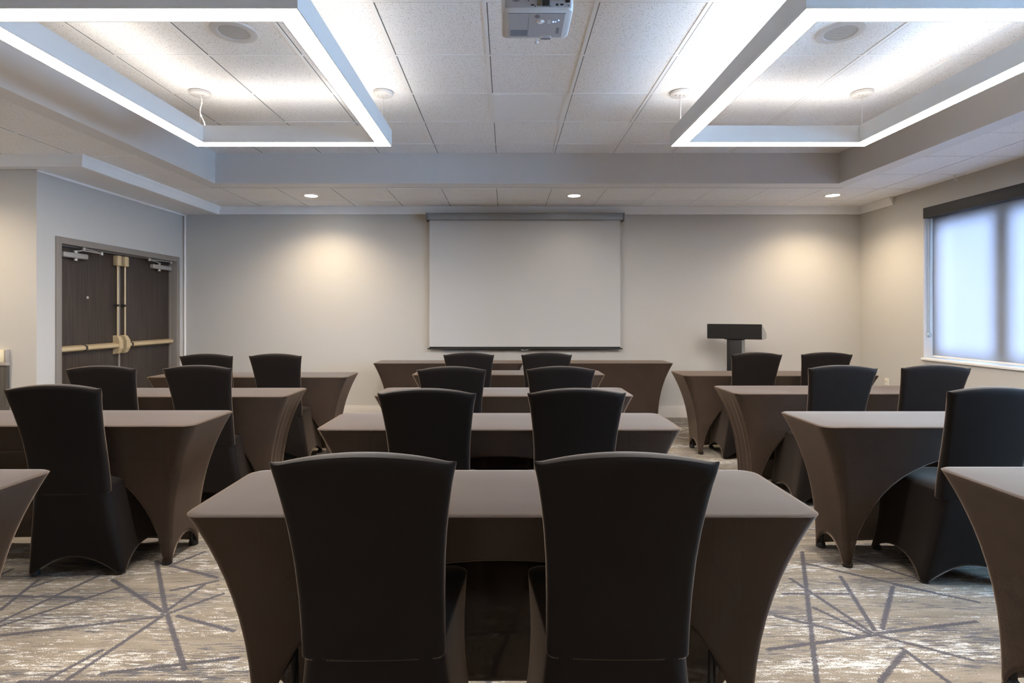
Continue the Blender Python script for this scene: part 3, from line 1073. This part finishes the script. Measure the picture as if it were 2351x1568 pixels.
def plug(name, x, z, w, h, dep, m, cable_m, r):
    bm = B(x - w / 2, x + w / 2, yr - dep, yr, z - h / 2, z + h / 2, 0.003)
    o = obj(name, bm, M[m], root)
    bm = bmesh.new()
    tube(bm, [(x, yr - dep * 0.7, z + h * 0.3), (x, yr - dep - 0.006, z + 0.03), (x, yr - dep * 0.6, z + 0.10), (x * 0.6, yr + 0.05, z + 0.20), (x * 0.3, 0.0, ZU - 2.68 - 0.002)], r, 8)
    obj('cable', bm, M[cable_m], o)
plug('round_plug', 0.006, 0.026, 0.016, 0.022, 0.02, 'jack_gold', 'black', 0.004)
plug('video_plug', 0.037, 0.026, 0.032, 0.026, 0.022, 'black', 'jack_teal', 0.005)
plug('red_plug', 0.062, 0.052, 0.011, 0.024, 0.018, 'jack_red', 'black', 0.002)
plug('yellow_plug', 0.076, 0.052, 0.011, 0.024, 0.018, 'jack_gold', 'black', 0.002)
plug('white_plug', 0.088, 0.052, 0.008, 0.024, 0.018, 'jack_gold', 'cable', 0.002)
plug('power_plug', 0.134, 0.045, 0.020, 0.032, 0.02, 'black', 'black', 0.004)
# underside (top of the casing): panels, buttons, lights, stickers, lens slider
bm = bmesh.new()
box(bm, -0.128, 0.128, -0.100, 0.108, -0.0010, 0.001, mi=0)
box(bm, -0.036, -0.0345, -0.098, 0.108, -0.0016, 0.0, mi=1)
box(bm, -0.13, 0.13, -0.104, -0.102, -0.0016, 0.0, mi=1)
obj('control_panel', bm, [M['proj_grey'], M['proj_line']], root, smooth=False)
bm = B(-0.118, -0.038, 0.040, 0.094, -0.0016, 0.0)
obj('rating_sticker', bm, M['sticker'], root, smooth=False)
bm = B(0.098, 0.112, 0.020, 0.072, -0.0016, 0.0)
obj('side_sticker', bm, M['sticker'], root, smooth=False)
bm = bmesh.new()
lathe(bm, [(0, -0.006), (0.007, -0.006), (0.010, -0.002), (0.010, -0.001), (0.013, -0.001), (0.015, -0.003), (0.017, -0.001), (0.017, 0.001)], 20, (0.020, -0.034, -0.001))
obj('navigation_button', bm, M['btn'], root)
for (x, y) in ((0.058, -0.044), (0.058, -0.026)):
    obj('button', B(x - 0.007, x + 0.007, y - 0.002, y + 0.002, -0.004, -0.001, 0.001), M['btn'], root)
for (x, y, q) in ((0.079, -0.033, 0.0035), (0.090, -0.033, 0.002), (0.103, -0.046, 0.0025)):
    bm = bmesh.new()
    lathe(bm, [(0, -0.003), (q, -0.003), (q, 0)], 12, (x, y, -0.0005))
    obj('indicator_light', bm, M['led'], root)
bm = bmesh.new()
lathe(bm, [(0, -0.004), (0.012, -0.003), (0.014, 0)], 20, (0.004, -0.078, -0.0005))
obj('remote_sensor', bm, M['proj_line'], root)
bm = bmesh.new()
box(bm, 0.026, 0.080, 0.094, 0.128, -0.002, 0.004, 0.001, mi=0)
box(bm, 0.034, 0.074, 0.100, 0.104, -0.0035, -0.001, mi=1)
box(bm, 0.030, 0.078, 0.112, 0.128, -0.003, 0.0, mi=1)
obj('lens_slider', bm, [M['btn'], M['proj_line']], root)
bm = bmesh.new()
lathe(bm, [(0, 0.045), (0.03, 0.04), (0.034, 0.03), (0.040, 0.026), (0.042, 0.0), (0.0, 0.0)], 32, (0.055, PY1 - 0.005, 0.05), 'Y')
obj('lens', bm, M['lens'], root)
bm = bmesh.new()
lathe(bm, [(0, -0.030), (0.010, -0.030), (0.011, -0.026), (0.010, -0.022), (0.004, -0.020), (0.004, 0.0), (0.012, 0.004), (0.0, 0.004)], 18, (0.010, PY1 - 0.012, 0.004))
obj('levelling_foot', bm, M['btn'], root)
bm = bmesh.new()
lathe(bm, [(0, 0.0), (0.06, 0.0), (0.06, 0.01), (0.02, 0.014), (0.02, ZU - 2.68 - 0.11), (0.07, ZU - 2.68 - 0.108), (0.07, ZU - 2.68 - 0.099), (0, ZU - 2.68 - 0.099)], 28, (0, 0.0, 0.0975))
obj('ceiling_mount', bm, M['canopy'], root)

# ------------------------------------------------------------------ projection screen
SY = 6.885
root = thing('projection_screen', 'white pull-down projection screen on the back wall', 'screen', (0.24, SY, 0.885))
bm = bmesh.new()
box(bm, -1.005, 1.485, SY - 0.045, SY + 0.06, 2.515, 2.604, 0.012, 3)
box(bm, -1.005, 1.485, SY - 0.05, SY - 0.03, 2.588, 2.596, 0.002)
at0(obj('screen_case', bm, M['screencase'], root), root)
for x in (-1.012, 1.486):
    bm = bmesh.new()
    box(bm, x, x + 0.010, SY - 0.055, SY + 0.07, 2.505, 2.608, 0.003)
    at0(obj('end_cap', bm, M['screencase'], root), root)
bm = B(-0.973, 1.449, SY - 0.001, SY + 0.001, 0.905, 2.53)
at0(obj('screen_fabric', bm, M['screen'], root, smooth=False), root)
bm = bmesh.new()
box(bm, -0.973, 1.449, SY - 0.008, SY + 0.008, 0.893, 0.912, 0.004)
tube(bm, [(-0.998, SY, 0.886), (1.475, SY, 0.886)], 0.009, 12)
at0(obj('bottom_bar', bm, M['black'], root), root)
bm = bmesh.new()
tube(bm, [(0.19, SY, 0.882), (0.20, SY, 0.872), (0.235, SY, 0.866), (0.27, SY, 0.872), (0.28, SY, 0.882)], 0.004, 8)
at0(obj('pull_handle', bm, M['steel'], root), root)

# ------------------------------------------------------------------ lectern
th = math.radians(-35)
root = thing('lectern', 'black lectern turned towards the middle of the room, right of the screen', 'lectern', (2.686, 6.40, 0), th)
# local: front panel faces -y
bm = bmesh.new()
w = 0.305
prof = [(0.0, 1.03), (0.0, 1.207), (0.02, 1.207), (0.30, 1.10), (0.30, 1.03)]
va = [bm.verts.new((-w, y, z)) for (y, z) in prof]
vb = [bm.verts.new((w, y, z)) for (y, z) in prof]
for i in range(5):
    bm.faces.new((va[i], va[(i + 1) % 5], vb[(i + 1) % 5], vb[i]))
bm.faces.new(va); fb = bm.faces.new(vb[::-1]); fb.material_index = 1  # right end takes the window-lit colour
bmesh.ops.bevel(bm, geom=bm.edges[:], offset=0.004, segments=2, affect='EDGES')
obj('reading_desk', bm, [M['lectern'], M['lectern_lit']], root)
bm = B(-0.085, 0.085, 0.03, 0.20, 0.03, 1.032, 0.006)
for f in bm.faces:
    if f.calc_center_median().x > 0.084:
        f.material_index = 1  # column's right face painted as lit by the window
obj('column', bm, [M['lectern'], M['lectern_lit']], root)
bm = B(-0.11, 0.11, 0.02, 0.22, 1.022, 1.032, 0.003)
obj('column_collar', bm, M['black'], root)
bm = B(-0.26, 0.26, -0.05, 0.33, 0.0, 0.035, 0.01)
obj('base', bm, M['lectern'], root)

# ------------------------------------------------------------------ wall fittings
root = thing('wall_outlet', 'ivory electrical outlet low on the right wall below the window', 'outlet', (XR, 6.46, 0.50), 0)
bm = B(-0.007, 0, -0.038, 0.038, -0.06, 0.06, 0.003)
obj('cover_plate', bm, M['plate'], root)
for dz in (-0.024, 0.024):
    bm = bmesh.new()
    box(bm, -0.010, -0.004, -0.018, 0.018, dz - 0.016, dz + 0.016, 0.003)
    r_ = obj('receptacle', bm, M['plate'], root)
    bm = bmesh.new()
    box(bm, -0.0105, -0.009, -0.010, -0.007, dz - 0.005, dz + 0.008)
    box(bm, -0.0105, -0.009, 0.007, 0.010, dz - 0.005, dz + 0.008)
    obj('slot', bm, M['black'], r_, smooth=False)

# wall panel at the far left: grey wood below a cream band with edging
root = thing('wall_panel', 'grey wood wall panel with cream top band on the cream wall at far left', 'wall panel', (-4.85, YC, 0))
wx0, wx1 = -5.5, -4.372
bm = B(wx0, wx1 - 0.004, YC - 0.028, YC - 0.001, 0.16, 0.868)
at0(obj('wood_panel', bm, M['greywood'], root, smooth=False), root)
bm = B(wx0, wx1 - 0.022, YC - 0.034, YC - 0.001, 0.902, 1.010, 0.002)
at0(obj('cream_band', bm, M['cream'], root), root)
bm = bmesh.new()
box(bm, wx0, wx1, YC - 0.036, YC - 0.001, 0.872, 0.901, 0.002)
box(bm, wx1 - 0.021, wx1, YC - 0.036, YC - 0.001, 0.902, 1.012, 0.002)
at0(obj('edging', bm, M['edge'], root), root)

# ------------------------------------------------------------------ tables
ZTOP = 0.752
NF = 26          # samples along a long side
NE = 10          # along a short side
NC = 7           # per corner

def table_cover_mesh(hx, hy, seed, folds=0.0):
    """fitted stretch cover: flat top, sides pulled in to four feet, arched hem between them"""
    rnd = random.Random(seed)
    IX, IY = 0.165, 0.085
    bm = bmesh.new()
    params = []
    for side in range(4):
        n = NF if side % 2 == 0 else NE
        for i in range(n):
            f = -1 + 2 * i / n
            f = math.sin(f * PI / 2) * 0.35 + f * 0.65
            params.append((side, 's', f))
        for i in range(NC):
            params.append((side, 'c', i / NC))
    def hem(side, kind, v):
        if kind == 'c':
            return 0.014
        f = abs(v)
        if side == 2:
            return 0.014 + 0.02 * (1 - f * f)
        if side == 0:
            return 0.014 + 0.598 * max(0.0, 1 - f ** 2.3) ** 0.62
        return 0.014 + 0.105 * max(0.0, 1 - f ** 2.0) ** 0.8
    def pos(side, kind, v, z, ins=0.0):
        q = max(0.0, min(1.0, (ZTOP - z) / ZTOP))
        g = 1 - (1 - q) ** 2.5
        ax, ay = hx - IX * g - ins, hy - IY * g - ins
        r = 0.055 - 0.027 * g
        # side order: front(-y), right(+x), back(+y), left(-x)
        sx, sy = ax - r, ay - r
        if kind == 's':
            if side == 0: return (v * sx, -ay)
            if side == 1: return (ax, v * sy)
            if side == 2: return (-v * sx, ay)
            return (-ax, -v * sy)
        a0 = (-PI / 2, 0, PI / 2, PI)[side]
        cx, cy = ((sx, -sy), (sx, sy), (-sx, sy), (-sx, -sy))[side]
        a = a0 + v * PI / 2
        return (cx + r * math.cos(a), cy + r * math.sin(a))
    LV = [0.0, 0.02, 0.05, 0.09, 0.14, 0.20, 0.27, 0.35, 0.44, 0.54, 0.64, 0.74, 0.83, 0.91, 0.96, 1.0]
    rings = []
    # top disc rings
    for ins, dz in ((0.30, 0.0), (0.02, 0.0), (0.006, -0.001), (0.0015, -0.0045)):
        rings.append([bm.verts.new((*pos(*p, ZTOP, min(ins, hy * 0.6) if ins > 0.1 else ins), ZTOP + dz)) for p in params])
    ph = [rnd.uniform(0, 6.28) for _ in range(4)]
    for t in LV:
        ring = []
        for (s, k, v) in params:
            h = hem(s, k, v)
            z = (ZTOP - 0.009) + (h - (ZTOP - 0.009)) * t
            x, y = pos(s, k, v, z)
            if folds and k == 's' and s % 2 == 1:
                w = folds * math.sin(v * 11 + ph[s]) * min(1, 4 * t) * (1 - 0.6 * t)
                x += w if s == 1 else -w
            ring.append(bm.verts.new((x, y, z)))
        rings.append(ring)
    k = len(params)
    for a, b in zip(rings, rings[1:]):
        for i in range(k):
            bm.faces.new((a[i], a[(i + 1) % k], b[(i + 1) % k], b[i]))
    bm.faces.new(rings[0])
    return bm

def banquet_table(x, y, hx, hy, label, group, rz=0.0, seed=1, folds=0.0):
    root = thing('banquet_table', label, 'table', (x, y, 0), rz, group)
    o = obj('stretch_cover', table_cover_mesh(hx, hy, seed, folds), M['cloth'], root, angle=60)
    sd = o.modifiers.new('thickness', 'SOLIDIFY')
    sd.thickness = 0.002
    sd.offset = -1
    bm = B(-hx + 0.045, hx - 0.045, -hy + 0.045, hy - 0.045, ZTOP - 0.030, ZTOP - 0.008, 0.006)
    obj('tabletop', bm, M['ply'], root)
    fx, fy = hx - 0.165 - 0.030, hy - 0.085 - 0.030
    for s in (-1, 1):
        bm = bmesh.new()
        tube(bm, [(s * fx, -fy, 0.02), (s * fx, -fy, ZTOP - 0.05), (s * fx, fy, ZTOP - 0.05), (s * fx, fy, 0.02)], 0.013, 10)
        tube(bm, [(s * fx, -fy, 0.16), (s * fx, fy, 0.16)], 0.010, 8)
        obj('leg_frame', bm, M['leg'], root)
        bm = bmesh.new()
        tube(bm, [(s * fx, 0, 0.45), (s * (fx - 0.10), 0, 0.52), (s * (fx - 0.32), 0, ZTOP - 0.035)], 0.008, 8)
        tube(bm, [(s * fx, -fy, 0.45), (s * fx, fy, 0.45)], 0.007, 8)
        obj('leg_brace', bm, M['leg'], root)
    for (sx, sy) in ((-1, -1), (1, -1), (1, 1), (-1, 1)):
        bm = bmesh.new()
        lathe(bm, [(0, 0.0), (0.022, 0.0), (0.025, 0.004), (0.024, 0.024), (0.016, 0.034), (0, 0.034)], 18, (sx * (fx + 0.004), sy * (fy + 0.004), 0))
        obj('foot', bm, M['foot'], root)
    return root

G_MID, G_LEFT, G_RIGHT = 'tables in the middle column', 'tables in the left column', 'tables in the right column'
HX, HY = 0.915, 0.232
TABLES = [
    (-0.010, 1.758, HX, HY, 'large brown-black cloth-covered table in the foreground middle, nearest the camera', G_MID, 0.0, 0),
    (-0.034, 2.905, HX, HY, 'cloth-covered table in the middle column, second from the camera', G_MID, 0.0, 0),
    (-0.018, 4.000, HX, HY, 'cloth-covered table in the middle column, third from the camera', G_MID, 0.0, 0.003),
    (0.022, 5.310, HX, 0.225, 'cloth-covered table in the middle column, just in front of the long head table', G_MID, 0.0, 0),
    (-2.565, 1.768, HX, HY, 'cloth-covered table cut by the left edge, nearest the camera on that side', G_LEFT, 0.0, 0),
    (-2.520, 2.995, HX, HY, 'cloth-covered table on the left, behind the largest left chair', G_LEFT, 0.0, 0),
    (-2.445, 3.980, HX, HY, 'cloth-covered table on the left with loose folds at its end', G_LEFT, 0.0, 0.012),
    (-2.360, 5.130, HX, HY, 'cloth-covered table on the left farthest back, beside the double door', G_LEFT, 0.0, 0),
    (2.512, 1.800, HX, HY, 'cloth-covered table cut by the right edge, nearest the camera on that side', G_RIGHT, 0.0, 0),
    (2.512, 2.962, HX, HY, 'blue-tinted cloth-covered table on the right, second from the camera', G_RIGHT, 0.0, 0),
    (2.560, 4.110, HX, HY, 'cloth-covered table on the right with loose folds at its end, third from the camera', G_RIGHT, 0.0, 0.010),
    (2.565, 5.250, HX, HY, 'cloth-covered table on the right farthest back, in front of the lectern', G_RIGHT, 0.0, 0),
    (-0.678, 6.530, 0.882, HY, 'left half of the long head table under the screen', 'head tables under the screen', PI, 0),
    (1.082, 6.530, 0.876, HY, 'right half of the long head table under the screen', 'head tables under the screen', PI, 0),
]
for i, (x, y, hx, hy, lab, grp, rz, fo) in enumerate(TABLES):
    banquet_table(x, y, hx, hy, lab, grp, rz, i, fo)

# ------------------------------------------------------------------ chairs
def interp(tab, v):
    if v <= tab[0][0]:
        return tab[0][1]
    for (a, fa), (b, fb) in zip(tab, tab[1:]):
        if v <= b:
            u = (v - a) / (b - a)
            return fa + (fb - fa) * u
    return tab[-1][1]

W_TAB = [(0.40, 0.187), (0.50, 0.187), (0.60, 0.188), (0.70, 0.191), (0.78, 0.197), (0.85, 0.205), (0.91, 0.214), (0.97, 0.226), (1.0, 0.229)]
Y_TAB = [(0.40, 0.125), (0.50, 0.115), (0.60, 0.098), (0.70, 0.076), (0.80, 0.050), (0.90, 0.022), (0.98, 0.0), (1.0, -0.004)]

def backrest_mesh():
    bm = bmesh.new()
    NS, NZ = 44, 40
    z0 = 0.42
    def ztop(s):
        return 0.957 + 0.027 * (1 - abs(s) ** 2.0) + 0.007 * (max(0, abs(s) - 0.90) / 0.10) ** 1.5
    rings = []
    for j in range(NZ + 1):
        t = j / NZ
        ring = []
        for side in (0, 1):
            for i in range(NS + 1):
                s = -1 + 2 * i / NS
                if side:
                    s = -s
                z = z0 + t * (ztop(s) - z0)
                hw = interp(W_TAB, z)
                yr = interp(Y_TAB, z) + 0.010 * s * s
                thk = (0.034 + 0.034 * (1 - s * s)) * (1 + 0.25 * (1 - t))
                x = s * hw
                # rounded rim
                e = max(0.0, (abs(s) - 0.9) / 0.1)
                y = yr + (thk if side else 0.0)
                if side == 0:
                    y += 0.008 * e * e
                else:
                    y -= 0.008 * e * e
                # gathers of cloth fanning out from the upper corners
                dx, dz = (1 - abs(s)) * hw, ztop(s) - z
                dd = math.hypot(dx, dz)
                an = math.atan2(dz, dx + 1e-5)
                gth = 0.0022 * math.sin(an * (13 if s > 0 else 17) + s) * math.exp(-((dd - 0.03) / 0.045) ** 2)
                y += gth if side == 0 else -gth
                top = max(0.0, (t - 0.96) / 0.04)
                y += (0.006 if side == 0 else -0.006) * top
                ring.append(bm.verts.new((x, y, z)))
        rings.append(ring)
    k = len(rings[0])
    for a, b in zip(rings, rings[1:]):
        for i in range(k):
            bm.faces.new((a[i], a[(i + 1) % k], b[(i + 1) % k], b[i]))
    # top strip between rear and front rims, slightly domed
    top = rings[-1]
    midv = []
    for i in range(NS + 1):
        a, b = top[i], top[k - 1 - i]
        m = bm.verts.new(((a.co + b.co) / 2) + Vector((0, 0, 0.005)))
        midv.append(m)
    for i in range(NS):
        bm.faces.new((top[i], top[i + 1], midv[i + 1], midv[i]))
        bm.faces.new((midv[i], midv[i + 1], top[k - 2 - i], top[k - 1 - i]))
    bm.faces.new((top[0], midv[0], top[k - 1]))
    bm.faces.new((top[NS], top[NS + 1], midv[NS]))
    bm.faces.new(rings[0])
    return bm

def skirt_mesh():
    bm = bmesh.new()
    NS_, NC_ = 12, 5
    ZS = 0.462
    params = []
    for side in range(4):
        for i in range(NS_):
            params.append((side, 's', -1 + 2 * i / NS_))
        for i in range(NC_):
            params.append((side, 'c', i / NC_))
    def corners(z):
        q = 1 - z / ZS
        rw = 0.181 + 0.056 * q ** 1.1
        fw = 0.222 + 0.012 * q ** 2 - 0.012 * math.sin(q * PI)
        ry = 0.1245 + 0.048 * q ** 1.1
        fy = 0.575 + 0.030 * q - 0.012 * math.sin(q * PI)
        return [(-rw, ry), (rw, ry), (fw, fy), (-fw, fy)]     # rear-left, rear-right, front-right, front-left
    def hem(side, kind, v):
        if kind == 'c':
            return 0.012
        pk = (0.092, 0.085, 0.10, 0.085)[side]
        return 0.012 + pk * max(0, 1 - abs(v) ** 2.2)
    def pos(side, kind, v, z, ins=0.0):
        c = corners(z)
        r = 0.026 + 0.02 * (z / ZS)
        cx = sum(p[0] for p in c) / 4
        cy = sum(p[1] for p in c) / 4
        a, b = Vector(c[side]), Vector(c[(side + 1) % 4])
        n = Vector((0, -1)), Vector((1, 0)), Vector((0, 1)), Vector((-1, 0))
        ctr = []
        for i, p in enumerate(c):
            ctr.append(Vector((p[0] - math.copysign(r + ins, p[0] - cx), p[1] - math.copysign(r + ins, p[1] - cy))))
        if kind == 's':
            u = (v + 1) / 2
            p = ctr[side] * (1 - u) + ctr[(side + 1) % 4] * u + n[side] * r
            return p
        p = ctr[(side + 1) % 4]
        a0 = (-PI / 2, 0, PI / 2, PI)[side]
        ang = a0 + v * PI / 2
        return p + Vector((math.cos(ang), math.sin(ang))) * r
    rings = []
    for ins, dz in ((0.10, 0.022), (0.05, 0.018), (0.018, 0.010), (0.004, 0.003)):
        rings.append([bm.verts.new((*pos(*p, ZS, ins), ZS + dz)) for p in params])
    for t in (0.0, 0.04, 0.09, 0.16, 0.25, 0.36, 0.48, 0.60, 0.72, 0.82, 0.90, 0.96, 1.0):
        ring = []
        for p in params:
            h = hem(*p)
            z = ZS + (h - ZS) * t
            ring.append(bm.verts.new((*pos(*p, z), z)))
        rings.append(ring)
    k = len(params)
    for a, b in zip(rings, rings[1:]):
        for i in range(k):
            bm.faces.new((a[i], a[(i + 1) % k], b[(i + 1) % k], b[i]))
    bm.faces.new(rings[0])
    return bm

def make_chair():
    root = thing('banquet_chair', '', 'chair', (0, 0, 0))
    o = obj('backrest', backrest_mesh(), M['chair'], root, angle=60)
    bv = o.modifiers.new('soft', 'SUBSURF')
    bv.levels = 1
    bv.render_levels = 1
    o = obj('skirt', skirt_mesh(), M['chair'], root, angle=70)
    sd = o.modifiers.new('thickness', 'SOLIDIFY')
    sd.thickness = 0.002
    sd.offset = -1
    for (x, y) in ((-0.210, 0.199), (0.210, 0.199), (0.205, 0.578), (-0.205, 0.578)):
        bm = bmesh.new()
        lathe(bm, [(0, 0), (0.019, 0), (0.022, 0.004), (0.021, 0.02), (0.012, 0.03), (0, 0.03)], 16, (x, y, 0))
        obj('foot', bm, M['foot'], root)
    return root

CHAIRS = [
    (-0.343, 1.272, 1.0, 'black cloth-covered chair in the foreground, left of the nearest pair', 'chairs at the middle tables'),
    (0.290, 1.275, -0.5, 'black cloth-covered chair in the foreground, right of the nearest pair', 'chairs at the middle tables'),
    (-0.359, 2.415, -1.0, 'left black chair of the pair at the second middle table', 'chairs at the middle tables'),
    (0.320, 2.420, 0.8, 'right black chair of the pair at the second middle table', 'chairs at the middle tables'),
    (-0.350, 3.455, 0.6, 'left black chair of the pair at the third middle table', 'chairs at the middle tables'),
    (0.352, 3.470, -0.6, 'right black chair of the pair at the third middle table', 'chairs at the middle tables'),
    (-0.329, 4.730, -0.8, 'left black chair of the pair just below the projection screen', 'chairs at the middle tables'),
    (0.356, 4.735, 0.6, 'right black chair of the pair just below the projection screen', 'chairs at the middle tables'),
    (-2.165, 2.560, 3.0, 'largest black chair on the left, showing its whole skirt on the carpet', 'chairs at the left tables'),
    (-2.640, 3.500, 2.5, 'black chair in front of the double door, leftmost in its row', 'chairs at the left tables'),
    (-2.035, 3.545, 2.0, 'black chair in front of the right door leaf, behind the large left chair', 'chairs at the left tables'),
    (-2.555, 4.590, 2.0, 'black chair farthest back on the left, mostly hidden beside the door frame', 'chairs at the left tables'),
    (-1.975, 4.610, 1.5, 'black chair farthest back on the left, standing clear against the back wall', 'chairs at the left tables'),
    (2.262, 2.465, -3.0, 'largest black chair on the right, cut by the right edge of the view', 'chairs at the right tables'),
    (2.216, 3.540, -2.5, 'left black chair of the pair at the third right table', 'chairs at the right tables'),
    (2.842, 3.555, -2.5, 'right black chair of the pair below the window blind', 'chairs at the right tables'),
    (2.213, 4.760, -1.5, 'black chair in front of the lectern column', 'chairs at the right tables'),
    (2.845, 4.780, -2.0, 'black chair at the farthest right table, nearest the window corner', 'chairs at the right tables'),
]
proto = make_chair()
for i, (x, y, deg, lab, grp) in enumerate(CHAIRS):
    if i == 0:
        r = proto
    else:
        r = proto.copy()
        C.objects.link(r)
        for ch in list(proto.children):
            c = ch.copy()
            C.objects.link(c)
            c.parent = r
    r.location = (x, y, 0)
    r.rotation_euler = (0, 0, math.radians(deg))
    r['label'] = lab
    r['category'] = 'chair'
    r['group'] = grp
